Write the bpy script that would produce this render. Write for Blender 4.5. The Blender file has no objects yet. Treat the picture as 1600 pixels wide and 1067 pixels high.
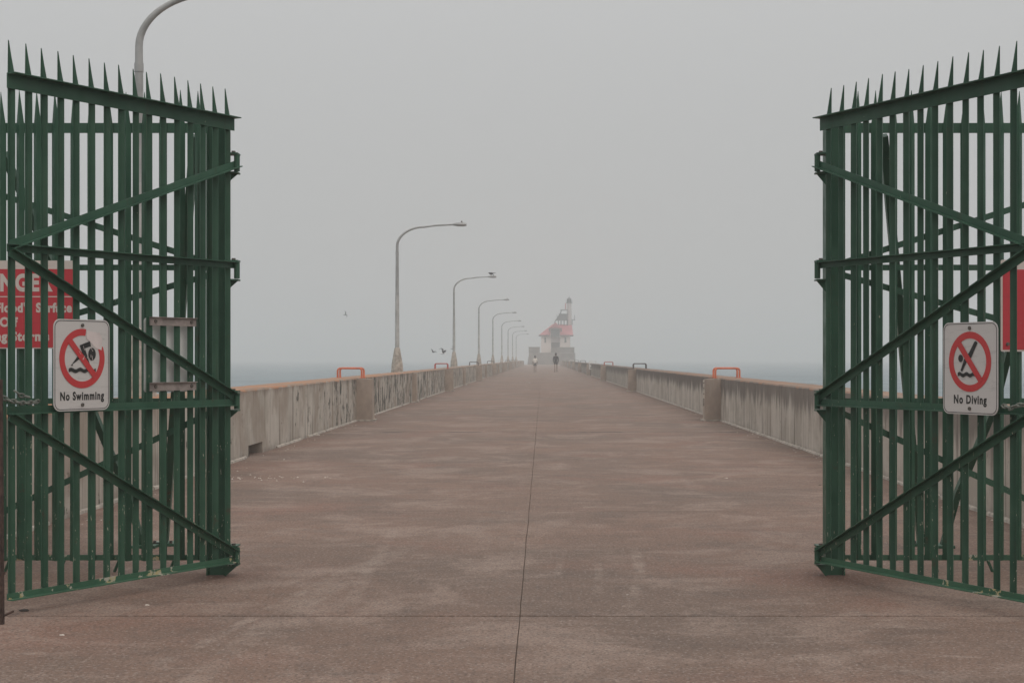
import bpy, bmesh, math, random
from mathutils import Vector, Matrix, noise

S = bpy.context.scene
COL = S.collection
random.seed(7)
F = 2400.0          # focal length in photo pixels
H = 1.4             # eye height

# ------------------------------------------------------------------ camera
cd = bpy.data.cameras.new('camera'); cam = bpy.data.objects.new('camera', cd); COL.objects.link(cam)
cam.location = (0, 0, H); cam.rotation_euler = (math.radians(90), 0, 0)
cd.sensor_width = 36; cd.lens = 54; cd.shift_x = -0.030; cd.shift_y = 0.0166
cd.clip_start = 0.1; cd.clip_end = 6000
S.camera = cam

# ------------------------------------------------------------------ light
SUN_EL, SUN_AZ = 52, 150
W = bpy.data.worlds.new('World'); S.world = W; W.use_nodes = True
nt = W.node_tree; nt.nodes.clear()
out = nt.nodes.new('ShaderNodeOutputWorld'); bg = nt.nodes.new('ShaderNodeBackground')
sky = nt.nodes.new('ShaderNodeTexSky'); sky.sky_type = 'NISHITA'; sky.sun_disc = False
sky.sun_elevation = math.radians(SUN_EL); sky.sun_rotation = math.radians(SUN_AZ)
sky.air_density = 1.0; sky.dust_density = 6.0; sky.ozone_density = 1.0
tc = nt.nodes.new('ShaderNodeTexCoord'); sp = nt.nodes.new('ShaderNodeSeparateXYZ')
mr = nt.nodes.new('ShaderNodeMapRange'); mr.interpolation_type = 'SMOOTHSTEP'; mr.inputs['From Min'].default_value = 0.06; mr.inputs['From Max'].default_value = 1.0
mr.inputs['To Min'].default_value = 5.2; mr.inputs['To Max'].default_value = 12.0
cc = nt.nodes.new('ShaderNodeVectorMath'); cc.operation = 'SCALE'; cc.inputs[0].default_value = (1.0, 1.0, 0.99)
mx = nt.nodes.new('ShaderNodeMix'); mx.data_type = 'RGBA'; mx.inputs['Factor'].default_value = 0.93
nt.links.new(tc.outputs['Generated'], sp.inputs[0]); nt.links.new(sp.outputs['Z'], mr.inputs['Value'])
nt.links.new(mr.outputs['Result'], cc.inputs['Scale'])
nt.links.new(sky.outputs[0], mx.inputs['A']); nt.links.new(cc.outputs[0], mx.inputs['B'])
nt.links.new(mx.outputs['Result'], bg.inputs['Color']); bg.inputs['Strength'].default_value = 0.1
nt.links.new(bg.outputs[0], out.inputs[0])
sl = bpy.data.lights.new('sun', 'SUN'); sl.energy = 0.55; sl.angle = math.radians(35); sl.color = (1, 0.96, 0.9)
so = bpy.data.objects.new('sun', sl); COL.objects.link(so)
az = math.radians(SUN_AZ); el = math.radians(SUN_EL)
sd = Vector((math.sin(az) * math.cos(el), math.cos(az) * math.cos(el), math.sin(el)))
so.rotation_euler = sd.to_track_quat('Z', 'Y').to_euler(); so.location = (0, 0, 60)
S.view_settings.view_transform = 'Standard'; S.view_settings.look = 'None'
S.view_settings.exposure = 0.0; S.view_settings.gamma = 1.0
S.cycles.volume_bounces = 2; S.cycles.max_bounces = 8; S.cycles.use_denoising = True

# ------------------------------------------------------------------ helpers
class MB:
    def __init__(s): s.v = []; s.f = []
    def add(s, vs, fs):
        b = len(s.v); s.v += [tuple(p) for p in vs]; s.f += [tuple(i + b for i in f) for f in fs]; return s
    def box(s, x0, x1, y0, y1, z0, z1):
        return s.add([(x, y, z) for x in (x0, x1) for y in (y0, y1) for z in (z0, z1)],
                     [(0, 1, 3, 2), (4, 6, 7, 5), (0, 4, 5, 1), (2, 3, 7, 6), (0, 2, 6, 4), (1, 5, 7, 3)])
    def loft(s, rings, cap=True):
        n = len(rings[0]); vs = [p for r in rings for p in r]; fs = []
        for k in range(len(rings) - 1):
            for i in range(n):
                j = (i + 1) % n; fs.append((k*n+i, k*n+j, (k+1)*n+j, (k+1)*n+i))
        if cap: fs.append(tuple(range(n))[::-1]); fs.append(tuple((len(rings)-1)*n + i for i in range(n)))
        return s.add(vs, fs)
    def tube(s, pts, r, n=10):
        pts = [Vector(p) for p in pts]; rs = r if isinstance(r, (list, tuple)) else [r] * len(pts)
        rings = []; up = None
        for i, p in enumerate(pts):
            d = (pts[min(i+1, len(pts)-1)] - pts[max(i-1, 0)]).normalized()
            if up is None: up = Vector((0, 1, 0)) if abs(d.y) < .9 else Vector((1, 0, 0))
            a = d.cross(up).normalized(); b = a.cross(d).normalized(); up = b
            rings.append([p + (a*math.cos(2*math.pi*k/n) + b*math.sin(2*math.pi*k/n))*rs[i] for k in range(n)])
        return s.loft(rings)
    def prism(s, poly, d, o=(0, 0, 0), ax='y'):
        """poly of (a,b) swept over depth d0..d1 on axis"""
        d0, d1 = d
        f = {'y': lambda a, b, c: (a, c, b), 'x': lambda a, b, c: (c, a, b), 'z': lambda a, b, c: (a, b, c)}[ax]
        return s.loft([[f(a, b, d0) for a, b in poly], [f(a, b, d1) for a, b in poly]])
    def build(s, name, m, parent=None, smooth=False, loc=None, bevel=0):
        me = bpy.data.meshes.new(name); me.from_pydata(s.v, [], s.f)
        b = bmesh.new(); b.from_mesh(me); bmesh.ops.recalc_face_normals(b, faces=b.faces)
        if smooth:
            for f in b.faces: f.smooth = True
            for e in b.edges:
                if len(e.link_faces) == 2 and e.calc_face_angle() > .7: e.smooth = False
        b.to_mesh(me); b.free()
        if m: me.materials.append(m)
        o = bpy.data.objects.new(name, me); COL.objects.link(o)
        if parent: o.parent = parent
        if loc: o.location = loc
        if bevel:
            k = o.modifiers.new('bevel', 'BEVEL'); k.width = bevel; k.segments = 2; k.limit_method = 'ANGLE'
        return o

def tag(o, label=None, cat=None, group=None, kind=None):
    if label: o['label'] = label
    if cat: o['category'] = cat
    if group: o['group'] = group
    if kind: o['kind'] = kind
    return o
def thing(name, label, cat, loc=(0, 0, 0), rz=0, group=None):
    o = bpy.data.objects.new(name, None); COL.objects.link(o); o.location = loc; o.rotation_euler = (0, 0, rz)
    o.empty_display_size = .2
    return tag(o, label, cat, group)
def child(o, parent, name=None, loc=None):
    c = o.copy(); COL.objects.link(c); c.parent = parent
    if loc is not None: c.location = loc
    return c
def copy_tree(o, parent=None):
    c = o.copy(); COL.objects.link(c); c.parent = parent
    for ch in list(o.children): copy_tree(ch, c)
    return c

# node helpers
class M:
    def __init__(s, name, rough=.7, metal=0, spec=.5):
        s.m = bpy.data.materials.new(name); s.m.use_nodes = True; s.t = s.m.node_tree
        s.b = s.t.nodes['Principled BSDF']; s.b.inputs['Roughness'].default_value = rough
        s.b.inputs['Metallic'].default_value = metal; s.b.inputs['Specular IOR Level'].default_value = spec
        s.pos = s.t.nodes.new('ShaderNodeNewGeometry').outputs['Position']
        q = s.t.nodes.new('ShaderNodeSeparateXYZ'); s.t.links.new(s.pos, q.inputs[0]); s.x, s.y, s.z = q.outputs
    def put(s, sock, v):
        if isinstance(v, bpy.types.NodeSocket): s.t.links.new(v, sock)
        else:
            if isinstance(v, (tuple, list)) and len(v) == 3 and sock.type == 'RGBA': v = (*v, 1)
            sock.default_value = v
    def mul(s, vec, sc):
        n = s.t.nodes.new('ShaderNodeVectorMath'); n.operation = 'MULTIPLY'; s.put(n.inputs[0], vec); n.inputs[1].default_value = sc
        return n.outputs[0]
    def addv(s, vec, sc):
        n = s.t.nodes.new('ShaderNodeVectorMath'); n.operation = 'ADD'; s.put(n.inputs[0], vec); s.put(n.inputs[1], sc)
        return n.outputs[0]
    def noise(s, scale, vec=None, detail=4, rough=.55, dist=0):
        n = s.t.nodes.new('ShaderNodeTexNoise'); s.put(n.inputs['Vector'], vec or s.pos)
        n.inputs['Scale'].default_value = scale; n.inputs['Detail'].default_value = detail
        n.inputs['Roughness'].default_value = rough; n.inputs['Distortion'].default_value = dist
        return n.outputs[0]
    def voro(s, scale, vec=None, feat='F1'):
        n = s.t.nodes.new('ShaderNodeTexVoronoi'); s.put(n.inputs['Vector'], vec or s.pos); n.feature = feat
        n.inputs['Scale'].default_value = scale; return n.outputs['Distance']
    def math(s, op, a, b=0, c=None):
        n = s.t.nodes.new('ShaderNodeMath'); n.operation = op; s.put(n.inputs[0], a); s.put(n.inputs[1], b)
        if c is not None: s.put(n.inputs[2], c)
        return n.outputs[0]
    def rng(s, v, a, b, c=0, d=1):
        n = s.t.nodes.new('ShaderNodeMapRange'); s.put(n.inputs[0], v)
        for k, q in zip((1, 2, 3, 4), (a, b, c, d)): s.put(n.inputs[k], q)
        n.interpolation_type = 'SMOOTHSTEP'; return n.outputs[0]
    def mix(s, f, a, b, mode='MIX'):
        n = s.t.nodes.new('ShaderNodeMix'); n.data_type = 'RGBA'; n.blend_type = mode
        s.put(n.inputs['Factor'], f); s.put(n.inputs['A'], a); s.put(n.inputs['B'], b); return n.outputs['Result']
    def bump(s, hgt, strength=.3, dist=.01):
        n = s.t.nodes.new('ShaderNodeBump'); s.put(n.inputs['Height'], hgt); n.inputs['Strength'].default_value = strength
        n.inputs['Distance'].default_value = dist; s.t.links.new(n.outputs[0], s.b.inputs['Normal'])
    def done(s, col=None, rough=None):
        if col is not None: s.put(s.b.inputs['Base Color'], col)
        if rough is not None: s.put(s.b.inputs['Roughness'], rough)
        return s.m

def plain(name, col, rough=.6, metal=0, var=.12, sc=8):
    m = M(name, rough, metal)
    n = m.noise(sc, detail=5)
    return m.done(m.mix(m.rng(n, .3, .7), tuple(c*(1-var) for c in col), tuple(min(1, c*(1+var)) for c in col)))

def green_mat():
    m = M('green_paint', .48, spec=.28)
    a = m.mix(m.rng(m.noise(3.0, detail=5), .35, .65), (.026, .076, .046), (.040, .102, .063))
    st = m.noise(1.0, m.mul(m.pos, (26, 26, 1.6)), detail=4)
    a = m.mix(m.rng(st, .56, .72, 0, .45), a, (.045, .062, .040))
    # rust bleeding
    r = m.math('MULTIPLY', m.rng(m.noise(5.5, detail=6, rough=.7), .60, .70), m.rng(m.z, 0.0, 2.6, .75, .15))
    a = m.mix(r, a, (.075, .050, .032))
    # chips, denser low down
    ch = m.noise(80, m.mul(m.pos, (1, 1, .22)), detail=3, rough=.7)
    zone = m.noise(2.3, detail=2)
    lim = m.math('ADD', m.rng(m.z, .05, 2.2, .655, .735), m.rng(zone, .35, .65, .03, -.02))
    chip = m.math('GREATER_THAN', ch, m.math('ADD', lim, .012))
    a = m.mix(chip, a, (.42, .40, .31))
    m.bump(m.noise(60, detail=4), .25, .002)
    return m.done(a, m.rng(m.noise(9, detail=4), .3, .7, .36, .58))
GREEN = green_mat()
def green_chipped():
    m = M('chipped_green_paint', .5)
    a = m.mix(m.rng(m.noise(3.0, detail=5), .35, .65), (.026, .088, .048), (.042, .118, .066))
    ch = m.noise(9, detail=6, rough=.68); zone = m.noise(2.1, m.addv(m.pos, (3.1, 0, 0)), detail=1)
    chip = m.math('GREATER_THAN', ch, m.rng(zone, .4, .62, .70, .555))
    a = m.mix(chip, a, m.mix(m.rng(m.noise(20), .4, .6), (.42, .34, .17), (.40, .38, .32)))
    m.bump(m.noise(50), .3, .002); return m.done(a)
GREEN_CH = green_chipped()

def pave_mat():
    m = M('pavement_concrete', .88, spec=.35)
    big = m.noise(.22, m.mul(m.pos, (1, .8, 1)), detail=4, rough=.6)
    a = m.mix(m.rng(big, .38, .62), (.222, .137, .101), (.172, .117, .090))
    md = m.noise(2.0, m.mul(m.pos, (.8, 1.5, 1)), detail=8, rough=.72)
    a = m.mix(m.rng(md, .50, .66, 0, .5), a, (.300, .218, .178))
    a = m.mix(m.rng(m.noise(1.3, m.addv(m.mul(m.pos, (.7, 1.3, 1)), (7, 3, 0)), detail=7, rough=.7), .50, .68, 0, .45), a, (.128, .092, .075))
    a = m.mix(m.rng(m.noise(.5, m.addv(m.pos, (17, 5, 0)), detail=4), .52, .70, 0, .55), a, (.250, .130, .094))
    mm = m.noise(.9, m.addv(m.mul(m.pos, (1, .9, 1)), (1, 6, 0)), detail=8, rough=.7, dist=.6)
    a = m.mix(m.rng(mm, .49, .62, 0, .58), a, (.325, .235, .190))
    a = m.mix(m.rng(m.noise(1.6, m.addv(m.pos, (9, 2, 0)), detail=8, rough=.72), .50, .66, 0, .40), a, (.115, .084, .068))
    # fine scrapes across and along
    sc = m.noise(3.5, m.addv(m.mul(m.pos, (.9, 3.2, 1)), (3, 9, 0)), detail=8, rough=.75, dist=.5)
    zone = m.rng(m.noise(.45, m.addv(m.pos, (2.2, 1.4, 0)), detail=2), .40, .60)
    a = m.mix(m.math('MULTIPLY', m.rng(sc, .54, .66), m.math('MULTIPLY', zone, .6)), a, (.37, .285, .235))
    # pale tyre scuffs left by turning vehicles
    wob = m.math('MULTIPLY', m.math('SUBTRACT', m.noise(6, detail=5, rough=.7), .5), .09)
    def band(xc, slope, curve, y0, y1, w, k):
        dy = m.math('SUBTRACT', m.y, y0)
        xx = m.math('ADD', m.math('ADD', xc, m.math('MULTIPLY', dy, slope)), m.math('MULTIPLY', m.math('MULTIPLY', dy, dy), curve))
        dd = m.math('ABSOLUTE', m.math('SUBTRACT', m.math('ADD', m.x, wob), xx))
        f = m.math('MULTIPLY', m.rng(dd, w*.45, w, 1, 0), m.math('MULTIPLY', m.rng(m.y, y0-.2, y0+.3), m.rng(m.y, y1-.8, y1, 1, 0)))
        return m.math('MULTIPLY', f, m.rng(m.noise(3.5, m.addv(m.pos, (xc, 3, 1)), detail=8, rough=.75), .38, .66, 0, k))
    for q in ((.44, .17, -.032, 8.4, 11.6, .05, .75), (.33, .05, -.01, 9.2, 11.0, .035, .6), (.10, .02, 0, 9.9, 11.0, .03, .5), (-1.42, .10, .01, 8.3, 12.0, .12, .5),
              (-1.75, .14, 0, 7.0, 10.8, .05, .6), (-1.10, -.03, .0, 8.6, 13.0, .06, .4), (-1.55, .05, 0, 6.0, 8.6, .09, .45)):
        a = m.mix(band(*q), a, (.37, .285, .235))
    # rust washed off the gate uprights
    for (rx, ry) in ((1.88, 9.85), (-2.10, 9.85)):
        dv = m.addv(m.pos, (-rx, -ry, 0)); ln = m.t.nodes.new('ShaderNodeVectorMath'); ln.operation = 'LENGTH'; m.put(ln.inputs[0], dv)
        dd = m.math('ADD', ln.outputs['Value'], m.math('MULTIPLY', m.math('SUBTRACT', m.noise(3.5, detail=6, rough=.7), .5), .7))
        a = m.mix(m.rng(dd, .05, .60, .75, 0), a, (.150, .078, .055))
    # dark growth in the far cross joint
    jn = m.math('ABSOLUTE', m.math('SUBTRACT', m.y, 29.2))
    a = m.mix(m.math('MULTIPLY', m.rng(jn, .05, .22, 1, 0), m.rng(m.noise(1.5, m.mul(m.pos, (1, .2, 1)), detail=4), .50, .58, 0, .85)), a, (.055, .045, .036))
    # grit: fine dark and pale grains
    g = m.noise(60, detail=2, rough=.7); a = m.mix(m.rng(g, .48, .66, 0, .72), a, (.066, .047, .038))
    g2 = m.noise(45, m.addv(m.pos, (5, 5, 5)), detail=2, rough=.7); a = m.mix(m.rng(g2, .54, .72, 0, .62), a, (.40, .34, .30))
    g3 = m.noise(14, m.mul(m.pos, (1, .6, 1)), detail=5, rough=.75); a = m.mix(m.rng(g3, .50, .66, 0, .35), a, (.085, .066, .058))
    # small white bird droppings / chips
    v = m.voro(1.7); v2 = m.noise(40, detail=1)
    a = m.mix(m.math('LESS_THAN', m.math('ADD', v, m.math('MULTIPLY', v2, .02)), .026), a, (.55, .50, .46))
    m.bump(m.math('ADD', m.noise(60, detail=3), m.math('MULTIPLY', md, .6)), .35, .006)
    return m.done(a)
PAVE = pave_mat()

def wall_mat(name, left):
    m = M(name, .9, spec=.3)
    base = m.mix(m.rng(m.noise(1.1, m.mul(m.pos, (1, 1, 1.3)), detail=7, rough=.65), .42, .60), (.54, .485, .425), (.42, .37, .315))
    oi = m.t.nodes.new('ShaderNodeObjectInfo').outputs['Random']
    base = m.mix(m.rng(oi, 0, 1, 0, .18), base, (.27, .235, .20))
    patch = m.rng(m.noise(1.6, m.addv(m.pos, (3, 8, 2)), detail=5), .42, .58)
    st = m.noise(1.0, m.mul(m.pos, (3, 3.2, .55)), detail=7, rough=.68)
    a = m.mix(m.math('MULTIPLY', m.rng(st, .50, .64, 0, .6), patch), base, (.24, .205, .175))
    st2 = m.noise(1.0, m.addv(m.mul(m.pos, (9, 9, .5)), (4, 4, 0)), detail=5, rough=.6)
    a = m.mix(m.math('MULTIPLY', m.rng(st2, .52, .66, 0, .5), m.math('SUBTRACT', 1.1, patch)), a, (.60, .56, .49))
    blot = m.noise(3.0, m.mul(m.pos, (1, 1.2, .75)), detail=7, rough=.72)
    fl = m.math('ABSOLUTE', m.math('SUBTRACT', m.noise(1.0, m.mul(m.pos, (0, 1.15, .02)), detail=2), .5))
    a = m.mix(m.rng(fl, .0015, .006, .75, 0), a, (.16, .135, .115))
    if left:
        far = m.rng(m.y, 27, 44, .0, 1)
        thr = m.rng(m.y, 22, 38, .63, .505)
        dark = m.math('GREATER_THAN', blot, thr)
        dark = m.rng(m.math('SUBTRACT', blot, thr), 0, .015, 0, .92)
        a = m.mix(dark, a, (.070, .066, .054))
        a = m.mix(m.rng(m.noise(1.4, m.mul(m.pos, (1, .7, .6)), detail=5), .48, .58, 0, .55), a, (.30, .235, .185))
        a = m.mix(m.math('MULTIPLY', m.rng(m.math('ADD', m.z, m.math('MULTIPLY', st, .5)), 1.08, 1.22), .55), a, (.17, .12, .095))
    else:
        band = m.math('ADD', m.z, m.math('MULTIPLY', m.math('SUBTRACT', st, .5), 1.1))
        f = m.math('MULTIPLY', m.rng(band, .50, .78), m.rng(m.y, 16, 50, .72, .95))
        a = m.mix(f, a, (.125, .105, .092))
        a = m.mix(m.rng(blot, .60, .68, 0, .7), a, (.10, .095, .08))
        a = m.mix(m.rng(m.y, 45, 110, 0, .55), a, (.10, .095, .085))
    # orange weathered coping: top face and arris only
    edge = m.math('ADD', m.z, m.math('MULTIPLY', m.math('SUBTRACT', m.noise(2.4, detail=6, rough=.7), .5), .16))
    f = m.math('MULTIPLY', m.rng(edge, .930, .952), m.rng(m.y, 40, 75, .9 if left else .5, .35 if left else .2))
    a = m.mix(f, a, m.mix(m.rng(m.noise(1.5, detail=5), .4, .6), (.42, .205, .112), (.30, .205, .145)))
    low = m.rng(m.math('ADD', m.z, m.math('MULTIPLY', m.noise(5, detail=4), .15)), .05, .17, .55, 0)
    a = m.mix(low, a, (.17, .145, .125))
    m.bump(m.math('ADD', m.noise(22, detail=6, rough=.7), m.math('MULTIPLY', st, .8)), .5, .012)
    return m.done(a)
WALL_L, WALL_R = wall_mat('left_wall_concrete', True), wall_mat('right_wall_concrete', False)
def pil_mat():
    m = M('pilaster_concrete', .9, spec=.3)
    a = m.mix(m.rng(m.noise(2.2, m.mul(m.pos, (1, 1, .7)), detail=6, rough=.65), .35, .65), (.40, .315, .255), (.30, .24, .20))
    a = m.mix(m.rng(m.noise(1, m.mul(m.pos, (8, 8, .6)), detail=5), .58, .72, 0, .5), a, (.36, .33, .29))
    m.bump(m.noise(25, detail=5), .4, .01); return m.done(a)
PIL = pil_mat()
LEDGE = plain('ledge_concrete', (.40, .35, .30), .9, var=.3, sc=9)
JOINT = plain('joint_filler', (.085, .064, .054), .95)
def sea_mat():
    m = M('lake_water', .30, spec=.34)
    m.b.inputs['IOR'].default_value = 1.33
    n1 = m.noise(.9, m.mul(m.pos, (.35, 1, 1)), detail=6, rough=.6, dist=.4); n2 = m.noise(.12, m.mul(m.pos, (.3, 1, 1)), detail=4)
    m.bump(m.math('ADD', n1, m.math('MULTIPLY', n2, 3)), .9, .35)
    return m.done(m.mix(m.rng(m.noise(.30, m.mul(m.pos, (.20, .8, 1)), detail=8, rough=.8), .42, .62), (.022, .062, .085), (.17, .235, .255)))  # pale and dark streaks paint the light on ripples into the colour
SEA = sea_mat()
STEEL = plain('galvanised_steel', (.36, .355, .345), .5, .1, .15, 5)
STEEL_OLD = plain('weathered_lamp_steel', (.44, .43, .41), .6, 0, .15, 4)
ORANGE = plain('orange_handrail_paint', (.58, .155, .075), .55, 0, .2, 9)
REDP = plain('red_handrail_paint', (.42, .075, .05), .6, 0, .2, 9)
DARKP = plain('dark_handrail_paint', (.09, .075, .07), .6)
WHITEP = plain('white_handrail_paint', (.70, .68, .65), .6)
RUST = plain('rusty_iron', (.060, .034, .026), .85, .1, .45, 30)
CHAIN = plain('chain_steel', (.16, .17, .145), .5, .3, .3, 40)
BOLT = plain('bolt_steel', (.12, .105, .09), .5, .5, .3, 60)
def sign_white(name, base, grime):
    m = M(name, .5)
    a = m.mix(m.rng(m.noise(2, m.mul(m.pos, (3, 3, 22)), detail=6, rough=.7), .52, .72, 0, grime), base, tuple(c*.62 for c in base))
    a = m.mix(m.rng(m.noise(14, detail=6, rough=.7), .62, .74, 0, grime), a, (.25, .22, .20))
    return m.done(a)
SWHITE = sign_white('sign_white', (.56, .53, .51), .45)
SRED = sign_white('sign_red', (.50, .038, .040), .3)
DRED = sign_white('danger_red', (.50, .030, .042), .3)
DWHITE = sign_white('danger_white', (.60, .52, .47), .3)
SBLACK = plain('sign_black', (.015, .014, .013), .5)
STAPE = plain('sticker_residue', (.60, .52, .50), .4)
ALU = plain('aluminium_sign_back', (.80, .78, .76), .45, 0, .12, 6)
CLAMP = plain('rusted_grey_channel', (.27, .225, .205), .7, 0, .3, 12)

# ------------------------------------------------------------------ ground and water
XL, XR = -4.17, 3.99         # inner faces of the two parapets
WT, WH = .58, .965           # parapet thickness, height
END = 318.0
sea = MB().add([(-1480, -300, -1.7), (1480, -300, -1.7), (1480, 2880, -1.7), (-1480, 2880, -1.7)], [(0, 1, 2, 3)]).build('lake', SEA)
tag(sea, kind='structure')
body = MB().box(-5.1, 4.9, -60, 352, -3.2, -.019).build('pier_body', PIL); tag(body, kind='structure')
pv = thing('pavement', None, None); tag(pv, kind='structure')
JX = -.125
def jx(y): return JX + (.007 * noise.noise((0, y*.8, 3))) + .003*noise.noise((0, y*5, 9))
rows = [-60, 8.36, 14.1, 21.4, 29.2, 37.3, 48.6, 60.0, 90.0, 125.0, END+2]
for r in range(len(rows)-1):
    gg = lambda q: .011 if q in (8.36, 29.2) else .004
    y0, y1 = rows[r] + gg(rows[r]), rows[r+1] - gg(rows[r+1])
    ys = []; y = y0
    step = .25 if y0 < 45 else 5
    if r == 0: ys = [y0]; y = 5.0
    while y < y1 - step*.3: ys.append(y); y += step
    ys.append(y1)
    for side in (0, 1):
        ring = [(jx(y) + (.0028 if side else -.0028), y) for y in ys]
        xe = 4.55 if side else -4.75
        far = [(xe, ys[-1]), (xe, ys[0])]
        wob = []
        for k in range(1, 40):      # slightly uneven cross edge
            t = k/40; xx = xe + (ring[0][0]-xe)*t
            wob.append((xx, ys[0] + .006*noise.noise((xx*3, y0, side))))
        poly = ring + far + wob
        MB().prism(poly, (-.018, 0.0), ax='z').build('slab', PAVE, pv)

# parapets -------------------------------------------------------------
def panel(x_in, sgn, y0, y1, notch=None):
    """one cast panel: inner face towards the walkway; sgn -1 = left wall"""
    g = .011; c = .025; xo = x_in + sgn*WT
    prof = [(x_in, 0), (x_in, WH-c), (x_in+sgn*c, WH), (xo-sgn*c, WH), (xo, WH-c), (xo, -.01), (x_in, -.01)]
    prof.pop(0)
    b = MB()
    n = max(1, int((y1-y0)/.36)) if y0 < 70 else 1
    def ring(y): 
        r = []
        for i, (a, z) in enumerate(prof):
            d = .008*noise.noise((a, y*1.7, z*2)) if y0 < 70 else 0
            r.append((a + d, y, z + (.006*noise.noise((a*2, y*2.1, 5)) if 0 < i < 4 or i == 0 and z > 0 else 0)))
        return r
    if notch:
        a0, a1, hh = notch
        segs = [(y0+g, a0, 0), (a0, a1, 1), (a1, y1-g, 0)]
        for s0, s1, nt_ in segs:
            if nt_:
                b.loft([[(x_in, y, hh), (x_in, y, WH-c), (x_in+sgn*c, y, WH), (xo-sgn*c, y, WH), (xo, y, WH-c), (xo, y, hh)] for y in (s0, s1)])
            else:
                b.loft([[(a, y, z) for a, z in prof] for y in (s0, s1)])
    else:
        b.loft([ring(y0+g + (y1-y0-2*g)*k/n) for k in range(n+1)])
    return b
for side, (xi, sg, mat, nm) in enumerate(((XL, -1, WALL_L, 'left'), (XR, 1, WALL_R, 'right'))):
    w = thing('parapet_wall', {'left': 'long weathered concrete parapet on the left side of the pier, orange along its top, with lamp posts on it',
                               'right': 'long concrete parapet on the right side of the pier, dark stained along its upper half, without lamps'}[nm], 'wall')
    y = 2.88*3 + .0; 
    y = 8.66
    while y < 66:
        nt_ = (22.35, 23.45, .165) if nm == 'left' and y < 22.35 < y+2.88 else None
        if nt_ and nt_[1] > y+2.86: nt_ = (y+2.88-1.3, y+2.88-.2, .165)
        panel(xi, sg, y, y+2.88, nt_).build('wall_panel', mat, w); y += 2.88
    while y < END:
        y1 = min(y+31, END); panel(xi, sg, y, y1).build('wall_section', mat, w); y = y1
    MB().box(*sorted((xi+sg*.035, xi+sg*(WT-.035))), 8.7, END-.1, -.009, WH-.04).build('joint_core', JOINT, w) if nm == 'right' else [MB().box(*sorted((xi+sg*.035, xi+sg*(WT-.035))), a_, b_, -.009, WH-.04).build('joint_core', JOINT, w) for a_, b_ in ((8.7, 22.0), (23.9, END-.1))]
    # pilasters
    for k in range(10):
        for kind in (0, 1):
            py = (34.4 if kind else 49.0) + 31*k - 0
            if py > END-3 or (kind == 0 and nm == 'right'): continue
            d = .36 if kind else .15; ww = .42
            pb = MB().prism([(xi - sg*d, 0.0), (xi - sg*(d-.02), WH-.03), (xi+sg*.004, WH-.012), (xi+sg*.02, 0.0)], (py, py+ww))
            pb.build('pilaster', PIL, w)
            MB().box(min(xi - sg*(d+.05), xi), max(xi - sg*(d+.05), xi), py-.06, py+ww+.05, .001, .035).build('pilaster_footing', LEDGE, w)
    # broken footing ledge
    y = 9.0; rr = random.Random(3+side)
    while y < 120:
        ln = rr.uniform(1.2, 3.6) if y < 60 else 8
        rings = []
        k = int(ln/.3) + 1
        for i in range(k+1):
            yy = y + ln*i/k; o = .030 + .03*noise.noise((yy*3, side, 1)); zt = .035 + .012*noise.noise((yy*2, side, 7))
            rings.append([(xi+sg*.02, yy, .001), (xi - sg*o, yy, .001), (xi - sg*o*.85, yy, zt*.7), (xi+sg*.02, yy, zt+.01)])
        if not (nm == 'left' and y < 23.6 and y+ln > 21.8):
            MB().loft(rings).build('footing_ledge', LEDGE, w)
        y += ln + rr.choice((.05, .08, .4, .7) if side == 0 else (.04, .06, .1))

# small pieces on the ground
def lump(name, x, y, r, m, label, cat, flat=.4, seed=0):
    b = bmesh.new(); bmesh.ops.create_icosphere(b, subdivisions=2, radius=r)
    for v in b.verts:
        k = 1 + .5*noise.noise(v.co/r*1.3 + Vector((seed, 0, 0))); v.co = Vector((v.co.x*k*1.3, v.co.y*k, max(v.co.z*k*flat, -r*flat*.5)))
    me = bpy.data.meshes.new(name); b.to_mesh(me); b.free(); me.materials.append(m)
    o = bpy.data.objects.new(name, me); COL.objects.link(o); o.location = (x, y, r*flat*.45); tag(o, label, cat); return o
def gx(px, py): z = F*H/(py-560); return ((px-848)/F*z, z)
PALE = plain('pale_litter', (.55, .48, .42), .8, var=.2); STONE = plain('stone', (.05, .04, .035), .9, var=.3)
for i, (px, py, r, mt, nm, lb, ct) in enumerate([
    (38, 954, .022, STONE, 'stone', 'small dark stone on the ground before the free end of the left gate leaf', 'stone'),
    (97, 992, .011, PALE, 'litter', 'pale flat scrap on the pavement at the lower left below the left gate', 'litter'),
    (230, 945, .010, PALE, 'litter', 'tiny pale scrap on the pavement under the middle of the left gate leaf', 'litter'),
    (827, 598, .045, PALE, 'litter', 'pale yellowish scrap lying far out on the pavement below the walker in white', 'litter'),
    (1135, 747, .014, PALE, 'litter', 'pale crumb on the pavement to the right before the right wall', 'litter'),
    (1281, 758, .012, STONE, 'stone', 'small dark stone lying beside the upright of the right gate', 'stone'),
    (497, 680, .03, PALE, 'litter', 'pale crumb of concrete below the drain opening of the left wall', 'litter')]):
    x, y = gx(px, py); lump(nm, x, y, r, mt, lb, ct, .35, i*3.1)
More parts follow.
